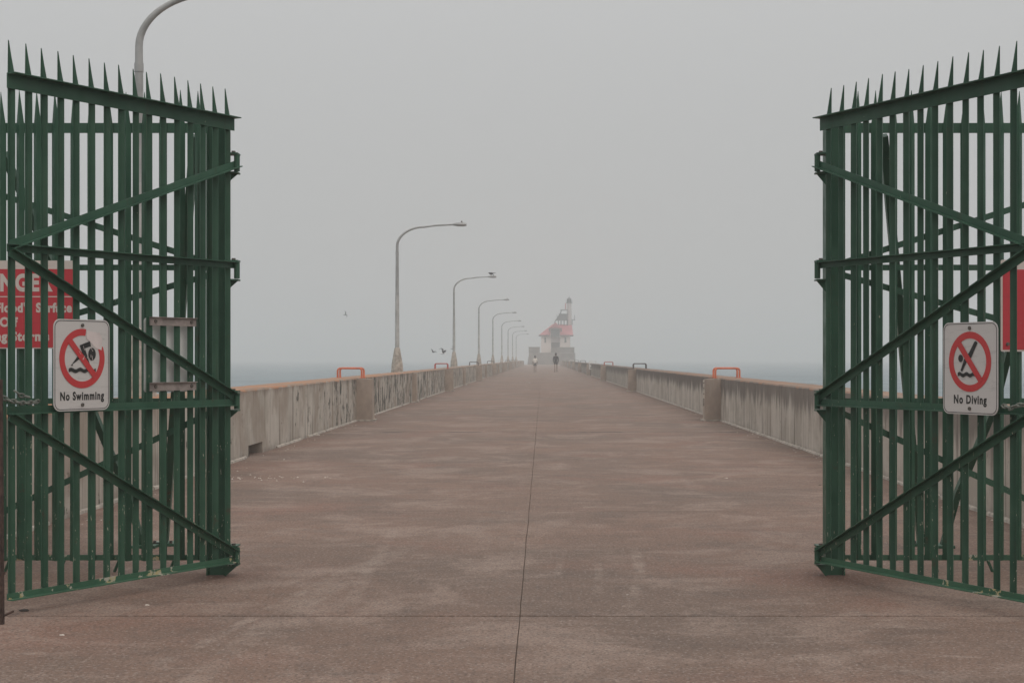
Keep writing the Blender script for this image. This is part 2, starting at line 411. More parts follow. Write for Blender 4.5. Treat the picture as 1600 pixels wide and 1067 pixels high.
# a few spalled concrete crumbs along the wall foot
rr = random.Random(5); b = MB()
for k in range(170):
    side = rr.random() < .6
    y = 11 + 30*rr.random()**1.4; x = (XL + .08 + abs(rr.gauss(0, .22))) if side else (XR - .08 - abs(rr.gauss(0, .12)))
    if k > 110: y, x = 18.0 + rr.gauss(0, .25), -3.4 + rr.gauss(0, .55)
    r = rr.uniform(.005, .016); a = rr.random()*6
    pts = [(x + r*math.cos(a+q), y + r*1.3*math.sin(a+q), .0008) for q in (0, 2.1, 4.2)]
    b.add(pts + [(x, y, r*.8)], [(0, 1, 3), (1, 2, 3), (2, 0, 3), (0, 2, 1)])
tag(b.build('concrete_crumbs', PALE), 'scattered pale crumbs of concrete along the foot of the parapets', 'crumbs', kind='stuff')

# ------------------------------------------------------------------ ladders' grab rails over the parapets
def grab(x0, x1, y, z0, hgt, mat):
    out = []
    for dy in (0, .42):
        c = .05
        pts = [(x0, y+dy, z0), (x0, y+dy, z0+hgt-c), (x0+c*.35, y+dy, z0+hgt-c*.3), (x0+c, y+dy, z0+hgt), (x1-c, y+dy, z0+hgt),
               (x1-c*.35, y+dy, z0+hgt-c*.3), (x1, y+dy, z0+hgt-c), (x1, y+dy, z0)]
        out.append(MB().tube(pts, .022, 8))
    return out
gl = [(ORANGE, 'bright orange'), (REDP, 'red'), (DARKP, 'dark'), (DARKP, 'dark'), (WHITEP, 'whitish'), (DARKP, 'dark'), (DARKP, 'dark'), (DARKP, 'dark')]
gr = [(ORANGE, 'bright orange'), (DARKP, 'dark thin'), (REDP, 'faded reddish'), (WHITEP, 'whitish'), (DARKP, 'dark'), (DARKP, 'dark'), (WHITEP, 'whitish'), (DARKP, 'dark')]
ordn = ['nearest', 'second', 'third', 'fourth', 'fifth', 'sixth', 'seventh', 'eighth']
for nm, xs, lst in (('left', (-4.60, -4.06), gl), ('right', (3.87, 4.42), gr)):
    for k, (mt, cn) in enumerate(lst):
        y = 34.45 + 31*k
        t = thing('grab_rail', f'{cn} tube grab rail on the {nm} wall, {ordn[k]} one along that wall', 'grab rail', ((xs[0]+xs[1])/2, y, WH), 0, 'ladder grab rails on the pier walls')
        for g in grab(-.27, .27, 0, -.01, .225, mt): g.build('rail_hoop', mt, t, smooth=True)
        for sx in (-.27, .27):
            for dy in (0, .42): MB().box(sx-.045, sx+.045, dy-.045, dy+.045, -.002, .010).build('foot_plate', mt, t)

# small white plate on the right wall far out
t = thing('small_white_sign', 'tiny white plate with two dark marks standing far out on the right wall', 'sign', (XR-.03, 126, 0))
MB().box(-.17, .12, 0, .03, .50, 1.10).build('panel', WHITEP, t)
for z in (.90, .62): MB().box(-.10, .05, -.006, -.001, z, z+.06).build('marking', SBLACK, t)
MB().box(-.04, 0, .03, .07, 0, 1.05).build('stake', DARKP, t)
# striped gauge strip beside right pilaster
t = thing('gauge_strip', 'thin vertical metal strip fixed on the right wall beside its nearest pilaster', 'strip', (XR-.012, 34.0, 0))
MB().box(-.39, -.36, .36, .40, .33, .92).build('strip', LEDGE, t)
for k in range(5): MB().box(-.385, -.365, .352, .359, .36+.12*k, .385+.12*k).build('bolt', BOLT, t)

# ------------------------------------------------------------------ lamp posts
def lamp_proto():
    t = thing('lamp_post', '', 'lamp post', (0, 0, WH), 0, 'lamp posts along the left wall of the pier')
    r0, r1 = .20, .075
    oct_ = lambda r, z: [(r*math.cos(math.pi/8+math.pi/4*k), r*math.sin(math.pi/8+math.pi/4*k), z) for k in range(8)]
    MB().loft([oct_(r0, -.01), oct_(r0*.92, .25), oct_(r1+.02, .74), oct_(r1, .78)]).build('pedestal', LEDGE, t)
    zs = lambda z: z - WH
    MB().tube([(0, 0, zs(1.70)), (0, 0, zs(3.4))], [.072, .062], 14).build('lower_pole', STEEL_OLD, t, True)
    MB().tube([(0, 0, zs(3.4)), (0, 0, zs(4.72))], [.058, .047], 14).build('upper_pole', STEEL, t, True)
    MB().tube([(0, 0, zs(4.66)), (0, 0, zs(4.76))], [.053, .053], 14).build('sleeve', STEEL, t, True)
    pts = [(0, 0, 4.74), (0, 0, 4.95)]
    for k in range(1, 15):
        a = math.pi/2*k/14; pts.append((.85*(1-math.cos(a)), 0, 4.95 + .60*math.sin(a)))
    pts += [(1.2, 0, 5.60), (1.80, 0, 5.63)]
    pts = [(x, y, zs(z)) for x, y, z in pts]
    MB().tube(pts, [.047] + [.046 - .020*i/(len(pts)-1) for i in range(1, len(pts))], 12).build('arm', STEEL, t, True)
    hd = []
    for x, w, hh in ((1.76, .035, .03), (1.82, .07, .04), (1.95, .10, .055), (2.1, .10, .055), (2.19, .08, .04)):
        z = zs(5.63)
        hd.append([(x, -w, z), (x, -w*.7, z+hh), (x, w*.7, z+hh), (x, w, z), (x, w*.7, z-hh), (x, -w*.7, z-hh)])
    MB().loft(hd).build('lamp_head', STEEL, t, True)
    MB().tube([(2.04, 0, zs(5.68)), (2.04, 0, zs(5.74))], .022, 8).build('photocell', BOLT, t, True)
    return t
LX = -4.60
labs = ['grey lamp post seen through the left gate leaf, its curved arm leaving the frame',
        'tallest complete lamp post, nearest one beyond the gate, curving over the walkway',
        'second lamp post beyond the gate, with a small bird on its lamp head',
        'third lamp post beyond the gate, with a pale short pedestal',
        'fourth lamp post beyond the gate, faded by haze', 'fifth lamp post beyond the gate, thin in the haze',
        'sixth lamp post beyond the gate, pale grey in the haze', 'seventh lamp post beyond the gate, very faint',
        'eighth and farthest lamp post, faintest of the row in the haze']
proto = lamp_proto()
for k in range(9):
    o = proto if k == 0 else copy_tree(proto)
    o.location = (LX, 17.5 + 31.05*k, WH); o['label'] = labs[k]

# ------------------------------------------------------------------ steel bars in a plane: local x along, y = s*n (n>0 towards front), z up
def bar(b, s, p0, p1, w, n0, th, flange=None, fd=.045, ft=.006):
    (x0, z0), (x1, z1) = p0, p1
    d = Vector((x1-x0, z1-z0)).normalized(); p = Vector((-d.y, d.x))
    if p.y < 0: p = -p
    def pr(a0, a1, c0, c1):
        rs = []
        for (x, z) in (p0, p1):
            rs.append([(x+p.x*a, s*c, z+p.y*a) for a, c in ((a0, c0), (a1, c0), (a1, c1), (a0, c1))])
        b.loft(rs)
    pr(-w/2, w/2, n0, n0+th)
    if flange == 'top': pr(w/2-ft, w/2, n0+th+.0005, n0+fd)
    if flange == 'bottom': pr(-w/2, -w/2+ft, n0+th+.0005, n0+fd)
    return b
def picket_mesh(s, z0, z1, ztip, leg=.0265, fold=-1):
    """angle-iron picket; fold -1: fold behind (away from front)"""
    th = .005
    def sec(k, z):
        L = leg*k; f = -leg if fold < 0 else 0; e = 1 if fold < 0 else -1
        base = -leg if fold < 0 else leg*0
        nf = -leg if fold < 0 else 0.0
        if fold < 0: pts = [(-L, nf+L), (0, nf), (L, nf+L), (L-th*k, nf+L+th*k*.3), (0, nf+th*1.4), (-L+th*k, nf+L+th*k*.3)]
        else: pts = [(-L, nf-L), (0, nf), (L, nf-L), (L-th*k, nf-L-th*k*.3), (0, nf-th*1.4), (-L+th*k, nf-L-th*k*.3)]
        return [(a, s*c, z) for a, c in pts]
    return MB().loft([sec(1, z0), sec(1, z1), sec(.06, ztip)])

def leaf(side, hx, hy, ux, uy, label, npk):
    s = 1 if side == 'left' else -1
    rz = math.atan2(uy, ux)
    t = thing('gate_leaf', label, 'gate', (hx, hy, 0), rz, 'two open leaves of the pier gate')
    pk = None; t0, dt = (.0497, .1153) if side == 'left' else (.0737, .1252)
    for k in range(npk):
        x = t0 + dt*k
        if pk is None: pk = picket_mesh(s, .096, 2.93, 3.128).build('picket', GREEN, t, loc=(x, 0, 0))
        else:
            pk2 = child(pk, t, loc=(x + random.uniform(-.0015, .0015), 0, random.uniform(-.006, .006)))
            pk2.rotation_euler = (0, random.uniform(-.0012, .0012), random.uniform(-.03, .03))
    L = t0 + dt*(npk-1) + .033
    bar(MB(), s, (-.005, 2.904), (L, 2.904), .082, .001, .007, 'top', .065).build('top_rail', GREEN, t)
    bar(MB(), s, (-.005, 2.000), (L, 2.000), .042, .001, .006, 'top', .045).build('rail', GREEN, t)
    bar(MB(), s, (-.005, 1.118), (L, 1.118), .044, .001, .006, 'bottom', .045).build('rail', GREEN, t)
    bar(MB(), s, (.0, .110), (L, .110), .036, .001, .006, 'bottom', .045).build('bottom_rail', GREEN_CH, t)
    bar(MB(), s, (L-.01, 2.015), (-.03, 2.655), .045, .009, .006, 'bottom', .04).build('diagonal_brace', GREEN, t)
    bar(MB(), s, (L-.01, 1.975), (-.005, 1.150), .045, .009, .006, 'top', .04).build('diagonal_brace', GREEN, t)
    bar(MB(), s, (L-.01, 1.085), (-.005, .145), .045, .009, .006, 'top', .04).build('diagonal_brace', GREEN, t)
    # knuckles that turn on the post brackets
    for z in (2.655, 1.966, 1.127, .135):
        MB().tube([(-.012, s*.022, z-.052), (-.012, s*.022, z+.052)], .019, 12).build('hinge_knuckle', GREEN, t, True)
    return t
LH = (-1.992, 9.88); LU = (-.502, -.865)
RH = (1.792, 9.88); RU = (.4526, -.8917)
leaf('left', *LH, *LU, 'green spiked steel gate leaf on the left, open, carrying the no swimming sign', 16)
leaf('right', *RH, *RU, 'green spiked steel gate leaf on the right, open, carrying the no diving sign', 15)

# fixed fences beside the gate
FY = 10.06
def fence(side):
    s = -1                      # front faces the camera, -y
    m = 1 if side == 'right' else -1
    x0 = 2.066 if m > 0 else 2.259          # distance of first picket from the axis
    xw = (XR if m > 0 else -XL) - .05       # wall
    px = (1.827, 1.950) if m > 0 else (2.049, 2.169)
    t = thing('spiked_fence', f'green spiked steel fence fixed between the {side} gate upright and the {side} wall', 'fence', (0, FY, 0), 0, 'fixed fences beside the gate')
    pk = None; x = x0
    while x < xw:
        if pk is None: pk = picket_mesh(s, .08, 2.915, 3.15, fold=1).build('picket', GREEN, t, loc=(m*x, 0, 0))
        else:
            q = child(pk, t, loc=(m*x, 0, random.uniform(-.008, .008))); q.rotation_euler = (0, random.uniform(-.0015, .0015), random.uniform(-.03, .03))
        x += .117
    # rails sit behind the pickets
    nb = -.040
    for nm, z, w in (('top_rail', 2.913, .066), ('rail', 1.997, .038), ('rail', 1.12, .038), ('bottom_rail', .093, .036)):
        a, c = sorted((m*(px[1]-.01), m*xw))
        bar(MB(), s, (a, z), (c, z), w, nb, .006, None).build(nm, GREEN if z > .2 else GREEN_CH, t)
    for (za, zb) in ((2.02, 2.655), (1.955, 1.39), (1.05, .12)):
        bar(MB(), s, (m*(px[1]+.0), za), (m*(xw), zb), .040, nb-.008, .006, None).build('diagonal_brace', GREEN, t)
    # H-section upright
    a, c = m*px[0], m*px[1]
    lo, hi = min(a, c), max(a, c); f0, f1 = 9.900-FY, 10.022-FY
    b = MB(); b.box(lo, lo+.009, f0, f1, 0.004, 2.93); b.box(hi-.009, hi, f0, f1, .004, 2.93); b.box(lo+.0095, hi-.0095, f0+.018, f0+.026, .004, 2.93)
    post = b.build('gate_upright', GREEN, t)
    hx = (LH[0] if m < 0 else RH[0])
    e = a                        # post edge towards the opening
    for z in (2.655, 1.966, 1.127, .135):
        q = hx - m*.034
        l2, h2 = min(e, q), max(e, q)
        MB().box(l2, h2, f0-.045, f0+.05, z+.056, z+.066).build('hinge_plate', GREEN, post)
        MB().box(l2, h2, f0-.045, f0+.05, z-.066, z-.056).build('hinge_plate', GREEN, post)
        MB().prism([(e, z-.067), (q+m*.008, z-.067), (e, z-.140)], (f0+.000, f0+.008)).build('gusset', GREEN, post)
        MB().tube([(hx - m*.004, f0-.022, z+.062), (hx - m*.004, f0-.022, z+.078)], .013, 8).build('hinge_pin', BOLT, post)
    # stays behind the fence: straight and curved
    fx = lambda pxl, yd: (pxl-848)/F*yd
    def P(pxl, pyl, yd):        # photo column and row read at a chosen distance (left side), mirrored for the right
        X = fx(pxl, yd); return Vector((X if m < 0 else -X, yd-FY, H + (560-pyl)/F*yd))
    def plate(pts, w, th, nm):
        rings = []
        for i, p in enumerate(pts):
            d = (pts[min(i+1, len(pts)-1)] - pts[max(i-1, 0)]).normalized()
            a_ = Vector((1, 0, 0)) - d*d.x; a_.normalize(); b_ = d.cross(a_).normalized()
            rings.append([p + a_*u*w/2 + b_*v*th/2 for u, v in ((-1, -1), (1, -1), (1, 1), (-1, 1))])
        MB().loft(rings).build(nm, GREEN, t)
    off = 12 if m > 0 else 0
    plate([P(304+off, 212, 10.14), P(257, 846, 11.55)], .055, .06, 'straight_stay')
    cps = [(5, 240, 10.14), (45, 325, 10.35), (80, 415, 10.55), (112, 520, 10.8), (142, 635, 11.05), (172, 707, 11.2), (200, 770, 11.35), (212, 815, 11.4), (222, 852, 11.42)]
    plate([P(*c) for c in cps], .045, .05, 'curved_stay')
    X1 = P(258, 850, 11.55); X2 = P(228, 856, 11.42)
    for X_ in (X1, X2):
        MB().box(X_.x-.09, X_.x+.09, X_.y-.10, X_.y+.10, .001, .020).build('stay_foot', GREEN_CH, t)
        for dx in (-.06, .06): MB().tube([(X_.x+dx, X_.y-.07, .02), (X_.x+dx, X_.y-.07, .04)], .012, 6).build('anchor_bolt', BOLT, t)
    # short legs under the bottom rail
    k = px[1] + .25
    while k < xw:
        MB().tube([(m*k, .02, .078), (m*(k+.035), .03, .001)], .010, 6).build('ground_leg', GREEN, t); k += .36
    return t
fence('left'); fence('right')

# ------------------------------------------------------------------ flat lettering
def text_mesh(txt, size, m, parent, name='lettering', loc=(0, 0, 0), xs=1, off=.0, align='CENTER', sp=1.12):
    c = bpy.data.curves.new('t', 'FONT'); c.body = txt; c.size = size; c.align_x = align; c.offset = off; c.extrude = .0004; c.space_character = sp; c.resolution_u = 4
    o = bpy.data.objects.new('t', c); COL.objects.link(o); bpy.context.view_layer.update()
    me = bpy.data.meshes.new_from_object(o.evaluated_get(bpy.context.evaluated_depsgraph_get()))
    bpy.data.objects.remove(o)
    for v in me.vertices: v.co = (v.co.x*xs, -v.co.z, v.co.y)
    me.materials.clear(); me.materials.append(m)
    q = bpy.data.objects.new(name, me); COL.objects.link(q); q.parent = parent; q.location = loc; return q
def rrect(w, h, r, n=6, cx=0, cz=0):
    p = []
    for (sx, sz, a0) in ((1, 1, 0), (-1, 1, 90), (-1, -1, 180), (1, -1, 270)):
        for k in range(n+1):
            a = math.radians(a0 + 90*k/n); p.append((cx + sx*(w/2-r) + r*math.cos(a), cz + sz*(h/2-r) + r*math.sin(a)))
    return p
def ringplate(b, outer, inner, y0, y1):
    n = len(outer)
    vs = [(a, y, c) for y in (y0, y1) for pl in (outer, inner) for a, c in pl]
    fs = []
    for i in range(n):
        j = (i+1) % n
        fs += [(i, j, n+j, n+i), (2*n+i, 3*n+i, 3*n+j, 2*n+j), (i, 2*n+i, 2*n+j, j), (n+i, n+j, 3*n+j, 3*n+i)]
    b.add(vs, fs); return b
def circ(r, n=48, a0=0, a1=360, cz=0):
    return [(r*math.cos(math.radians(a0+(a1-a0)*k/n)), cz + r*math.sin(math.radians(a0+(a1-a0)*k/n))) for k in range(n)]

def sign(kind, loc, rz, label, w=.415, h=.515):
    t = thing('warning_sign', label, 'sign', loc, rz)
    fr = lambda k: (-k*.001-.001, -k*.001)      # stacked films in front of the panel (front = -y)
    MB().prism(rrect(w, h, .045), (0, .004)).build('panel', SWHITE, t)
    b = MB(); ringplate(b, rrect(w-.014, h-.014, .040), rrect(w-.021, h-.021, .037), -.0012, -.0004); b.build('border', SBLACK, t)
    cz = .037; R = .168; r = .130
    if kind == 'swim':
        # the upper right of the ring has been scraped off
        n = 60; aa = [30-360*0 + 0]
        a0, a1 = 80, 384
        o_ = [(R*math.cos(math.radians(a0+(a1-a0)*k/n)), cz+R*math.sin(math.radians(a0+(a1-a0)*k/n))) for k in range(n+1)]
        i_ = [(r*math.cos(math.radians(a0+(a1-a0)*k/n)), cz+r*math.sin(math.radians(a0+(a1-a0)*k/n))) for k in range(n+1)]
        b = MB(); b.prism(o_ + i_[::-1], (-.0022, -.0012)).build('prohibition_ring', SRED, t)
        MB().prism([(.035, .195), (.13, .185), (.15, .15), (.145, .085), (.10, .095), (.06, .13), (.03, .15)], (-.0024, -.0014)).build('torn_sticker', STAPE, t)
    else:
        b = MB(); ringplate(b, circ(R, cz=cz), circ(r, cz=cz), -.0022, -.0012); b.build('prohibition_ring', SRED, t)
    # slash from upper left to lower right
    a = math.radians(-47 if kind == 'swim' else -50); d = Vector((math.cos(a), math.sin(a))); p = Vector((-d.y, d.x)); hw = .018; e = r+.012
    MB().prism([(d.x*u*e + p.x*v*hw, cz + d.y*u*e + p.y*v*hw) for u, v in ((-1, -1), (1, -1), (1, 1), (-1, 1))], (-.0040, -.0032)).build('prohibition_slash', SRED, t)
    # water line
    n = 28; x0, x1 = (-.10, .10) if kind == 'swim' else (-.095, .045)
    zz = -.030 if kind == 'swim' else -.036; amp = .005
    up = [(x0+(x1-x0)*k/n, zz + .011 + amp*math.sin(k/n*math.pi*(6 if kind == 'swim' else 5)) ) for k in range(n+1)]
    dn = [(x, z-.021) for x, z in up]
    MB().prism(up + dn[::-1], (-.0031, -.0023)).build('wave_pictogram', SBLACK, t)
    b = MB()
    if kind == 'swim':
        b.prism([(-.020, .112), (.055, .135), (.065, .108), (.018, .094), (.052, .012), (.058, -.004), (.030, -.006), (-.020, .035), (-.075, .004), (-.068, -.004), (-.085, -.003), (-.040, .045), (-.005, .075)][::-1], (-.0031, -.0023))
        b.prism([(.072+.028*math.cos(q*.314), .062+.036*math.sin(q*.314)) for q in range(20)], (-.0031, -.0023))
        b.build('swimmer_pictogram', SBLACK, t)
        # scratches across the swimmer
        rr2 = random.Random(4); q = MB()
        for k in range(11):
            x, z = rr2.uniform(-.02, .085), rr2.uniform(.02, .12); an = rr2.uniform(.5, 2.4); ln = rr2.uniform(.012, .03)
            dx, dz = math.cos(an)*ln, math.sin(an)*ln
            q.prism([(x, z), (x+.003, z), (x+dx+.002, z+dz), (x+dx, z+dz)], (-.0046, -.0042))
        q.build('scratches', STAPE, t)
    else:
        b.prism([(-.072, -.012), (-.060, -.020), (-.028, .030), (.012, .060), (.062, .142), (.050, .152), (.038, .148), (-.002, .090), (-.044, .050)], (-.0031, -.0023))
        b.prism([(-.072+.019*math.cos(q*.314), .056+.021*math.sin(q*.314)) for q in range(20)], (-.0031, -.0023))
        b.build('diver_pictogram', SBLACK, t)
    if kind == 'swim': text_mesh('No Swimming', .064, SBLACK, t, 'lettering', (0, -.0008, -.196), .76, .0024, sp=1.2)
    else: text_mesh('No Diving', .066, SBLACK, t, 'lettering', (.0, -.0008, -.196), .80, .0022, sp=1.2)
    for z in (h/2-.033, -h/2+.033):
        b = MB(); b.tube([(0, .0, z), (0, -.008, z)], .010, 10); b.build('bolt', BOLT, t)
    return t
def leafpt(hxy, u, s, t_, n_):
    n = Vector((-u[1], u[0]))*s
    return Vector(hxy) + Vector(u)*t_ + n*n_
lr = math.atan2(-LU[1], -LU[0])      # reads from free end to hinge
p = leafpt(LH, LU, 1, 1.333, .062); sign('swim', (p.x, p.y, 1.363), lr, 'white no swimming sign with scratched red ring bolted to the left gate leaf')
rrz = math.atan2(RU[1], RU[0])
p = leafpt(RH, RU, -1, 1.432, .062); sign('dive', (p.x, p.y, 1.345), rrz, 'white no diving sign with a red ring bolted to the right gate leaf', w=.435)

# large red danger signs on the fences
t = thing('danger_sign', 'large red danger sign with white lettering behind the left gate leaf', 'sign', (-3.494, FY-.012, 1.752))
MB().prism(rrect(.92, .575, .012, 3), (-.004, 0)).build('panel', DWHITE, t)
MB().box(-.452, .448, -.0056, -.0046, -.280, .232).build('red_field', DRED, t)
MB().box(-.40, .42, -.0066, -.0060, .048, .055).build('rule', DWHITE, t)
text_mesh('DANGER', .150, DWHITE, t, 'lettering', (0.02, -.0066, .092), .80, .007)
text_mesh("Concrete Flood'd Surface", .082, DWHITE, t, 'lettering', (0, -.0066, -.048), .86, .0038)
text_mesh('Off', .082, DWHITE, t, 'lettering', (0, -.0066, -.142), .95, .0038)
text_mesh('During Storms', .082, DWHITE, t, 'lettering', (.01, -.0066, -.235), .94, .0038)
t = thing('danger_sign', 'large plain red sign with a white top edge behind the right gate leaf', 'sign', (3.46, FY-.012, 1.745))
MB().prism(rrect(.93, .60, .012, 3), (-.004, 0)).build('panel', DWHITE, t)
MB().box(-.452, .452, -.0056, -.0046, -.288, .236).build('red_field', DRED, t)
for x in (-.42, .42):
    for z in (.262, -.25): MB().tube([(x, -.004, z), (x, -.014, z)], .012, 8).build('bolt', BOLT, t)

# sign seen from behind, clamped to the left leaf
p = leafpt(LH, LU, 1, .545, 0)
t = thing('sign_back', 'blank back of a pale sign clamped behind the pickets of the left gate leaf', 'sign', (p.x, p.y, 1.42), lr)
MB().prism(rrect(.40, .45, .02), (.040, .044)).build('panel', ALU, t)
for z in (.205, -.19):
    b = MB(); b.box(-.20, .20, -.006, -.001, z-.026, z+.026); b.box(-.20, .20, -.020, -.0065, z+.022, z+.026)
    k = b.build('clamp_bar', CLAMP, t)
    for x in (-.155, .155): MB().tube([(x, -.006, z), (x, -.014, z)], .011, 6).build('bolt', BOLT, k)

# drop rod at the free end, chains
def rod(x, y, label):
    t = thing('drop_rod', label, 'rod', (x, y, 0))
    b = MB(); b.loft([[(-.013+o, -.013, z), (.013+o, -.013, z), (.013+o, .013, z), (-.013+o, .013, z)] for o, z in ((0, .001), (-.004, .6), (-.010, 1.29))]); b.build('rod', RUST, t)
    MB().box(-.016, .016, -.016, .016, .26, .275).build('collar', RUST, t)
    MB().tube([(.013, 0, .045), (.055, .03, .065)], .006, 6).build('handle', RUST, t)
rod(-2.855, 8.10, 'rusty square drop rod standing at the free end of the left gate leaf')
rod(2.70, 8.05, 'rusty square drop rod standing at the free end of the right gate leaf')
def chain(pts, label):
    t = thing('chain', label, 'chain', pts[0])
    o = Vector(pts[0]); lk = None
    P = [Vector(p)-o for p in pts]
    # resample
    L = [0]; 
    for i in range(1, len(P)): L.append(L[-1] + (P[i]-P[i-1]).length)
    n = int(L[-1]/.028)
    for k in range(n):
        s_ = (k+.5)/n*L[-1]; i = max(j for j in range(len(L)) if L[j] <= s_); i = min(i, len(P)-2)
        q = (s_-L[i])/(L[i+1]-L[i]); c = P[i].lerp(P[i+1], q); d = (P[i+1]-P[i]).normalized()
        if lk is None:
            el = []
            for a in range(13):
                an = 2*math.pi*a/12; el.append((.020*math.cos(an), .010*math.sin(an), 0))
            lk = MB().tube(el, .0052, 6).build('link', CHAIN, t, True)
            ob = lk
        else: ob = child(lk, t)
        rot = d.to_track_quat('X', 'Z').to_matrix() @ Matrix.Rotation((math.pi/2 if k % 2 else 0) + .4, 3, 'X')
        ob.location = c; ob.rotation_euler = rot.to_euler()
    return t
q = [leafpt(LH, LU, 1, t_, n_) for t_, n_ in ((1.90, .03), (1.84, .055), (1.76, .06), (1.68, .055), (1.63, .045))]
chain([(v.x, v.y, z) for v, z in zip(q, (1.205, 1.175, 1.16, 1.16, 1.165))], 'dark steel chain looped round the end of the left gate leaf above its rail')
q = [leafpt(LH, LU, 1, t_, n_) for t_, n_ in ((1.80, .05), (1.76, .055), (1.71, .06))]
chain([(v.x, v.y, z) for v, z in zip(q, (1.225, 1.20, 1.19))], 'short loose chain end hanging above the longer chain on the left gate leaf')
q = [leafpt(RH, RU, -1, t_, n_) for t_, n_ in ((1.90, .03), (1.80, .055), (1.74, .06), (1.68, .055))]
chain([(v.x, v.y, z) for v, z in zip(q, (1.16, 1.15, 1.13, 1.145))], 'dark steel chain on the right gate leaf beside the no diving sign')

# ------------------------------------------------------------------ pierhead and lighthouse
LY = 345.0; K = F/LY
def lx(px): return (px-848)/K
def lz(py): return H + (560-py)/K
CONC = plain('pierhead_concrete', (.19, .175, .16), .9, var=.25, sc=.6)
CREAM = plain('cream_wall', (.78, .68, .62), .8, var=.06, sc=.5); ROOF = plain('red_roof', (.46, .15, .165), .7, var=.12, sc=.8)  # roof red paled, part of the distance haze sits in its colour
DGREY = plain('dark_ironwork', (.12, .125, .13), .6); GLASS = plain('dark_window', (.10, .11, .115), .25)  # ironwork lightened too, extra haze put into the colour
TWHITE = plain('tower_white', (.58, .52, .50), .7, var=.08, sc=.6)
b = MB(); b.loft([[(lx(826), LY-4, -.5), (lx(898), LY-4, -.5), (lx(901), LY+9, -.5), (lx(823), LY+9, -.5)],
                  [(lx(827), LY-3.5, lz(551.2)), (lx(897), LY-3.5, lz(551.2)), (lx(900), LY+9, lz(551.2)), (lx(826), LY+9, lz(551.2))]])
tag(b.build('pierhead', CONC), kind='structure')
t = thing('pierhead_block', 'raised grey concrete block on the left of the lighthouse', 'concrete block', (lx(835), LY-1, lz(551)))
MB().box(-1.25, 1.2, -1, 5, 0, lz(543)-lz(551)).build('block', CONC, t); MB().box(-1.35, 1.25, -1.1, 5.1, lz(543)-lz(551), lz(543)-lz(551)+.12).build('coping', CONC, t)
t = thing('pierhead_block', 'raised grey concrete block under the right half of the lighthouse', 'concrete block', (lx(879.5), LY-2.2, lz(551)))
MB().box(-2.5, 2.5, -.9, 1.6, 0, lz(543.3)-lz(551)).build('block', CONC, t); MB().box(-2.55, 2.6, -1.0, 1.65, lz(543.3)-lz(551), lz(543.3)-lz(551)+.1).build('coping', CONC, t)
lh = thing('lighthouse', 'hazy cream lighthouse building with red roof and tower at the end of the pier', 'lighthouse', (lx(868), LY, lz(551)))
def LB(px0, px1, py0, py1, d0, d1): return MB().box(lx(px0)-lx(868), lx(px1)-lx(868), d0, d1, lz(py1)-lz(551), lz(py0)-lz(551))
LB(845.5, 861, 523, 551, 0, 7).build('wall', CREAM, lh); LB(875, 891, 523, 543.2, 0, 7).build('wall', CREAM, lh)
cw = LB(861, 875, 526, 535, .5, 7).build('wall', TWHITE, lh)
LB(861.2, 874.8, 535, 551, .9, 1.1).build('door', GLASS, lh)
for a, c in ((850.6, 853.2), (882, 884.8)):
    wn = LB(a, c, 527, 534.6, -.02, .05).build('window', DGREY, lh)
    LB(a+.5, c-.5, 528, 534, -.05, -.025).build('pane', GLASS, wn); LB(a-.4, c+.4, 534.6, 535.2, -.10, .05).build('sill', DGREY, wn)
X = lambda p: lx(p)-lx(868); Z = lambda p: lz(p)-lz(551)
b = MB(); e = .35
b.add([(X(842), -.6, Z(523.4)), (X(895.5), -.6, Z(523.4)), (X(895.5), 7.6, Z(523.4)), (X(842), 7.6, Z(523.4)),
       (X(864), 3.5, Z(505.5)), (X(894), 3.5, Z(507))], [(0, 1, 5, 4), (1, 2, 5), (2, 3, 4, 5), (3, 0, 4), (0, 3, 2, 1)])
rf = b.build('roof', ROOF, lh)
LB(841.6, 896, 523.4, 524.6, -.65, 7.6).build('eaves', DGREY, rf)
dm = LB(860.3, 874.8, 513.5, 526.5, -.9, 2.5).build('dormer', TWHITE, lh)
LB(861, 874, 514.5, 526, -.95, -.91).build('pane', GLASS, dm)
MB().prism([(X(857.5), Z(514)), (X(877.5), Z(514)), (X(868), Z(503.5))], (-1.2, 3)).build('dormer_roof', ROOF, dm)
LB(857.5, 859.2, 513, 518, -1.25, -1.0).build('bracket', DGREY, dm); LB(876, 877.7, 513, 518, -1.25, -1.0).build('bracket', DGREY, dm)
LB(857, 878, 512.6, 513.9, -1.3, -.92).build('bargeboard', DGREY, dm)
# iron fog-signal house and stairs
b = MB(); b.loft([[(X(869), 3, Z(499)), (X(887), 3, Z(499)), (X(887), 5.2, Z(499)), (X(869), 5.2, Z(499))], [(X(874), 3.4, Z(490.5)), (X(886.5), 3.4, Z(490.5)), (X(886.5), 4.9, Z(490.5)), (X(874), 4.9, Z(490.5))]])
b.build('iron_cupola', DGREY, lh)
LB(868, 888, 498.6, 500, 2.7, 5.5).build('platform', DGREY, lh)
for p_ in (872, 876, 881, 886): LB(p_, p_+1.6, 500, 508, 3.2, 3.6).build('column', DGREY, lh)
LB(870.2, 871, 491, 499, 2.8, 2.9).build('rail_post', DGREY, lh); LB(873, 888, 489.6, 490.6, 3.2, 5).build('iron_roof', DGREY, lh)
LB(876, 887, 483, 484.2, 3.0, 4.8).build('platform', DGREY, lh)
MB().tube([(X(866), 3.1, Z(504)), (X(870), 3.1, Z(498)), (X(876), 3.1, Z(488)), (X(878), 3.1, Z(483.5))], .10, 6).build('stair', DGREY, lh)
LB(876.2, 877, 484, 490, 3.05, 3.15).build('rail_post', DGREY, lh)
LB(883.2, 885, 473, 482.5, 3.1, 3.4).build('red_post', ROOF, lh)
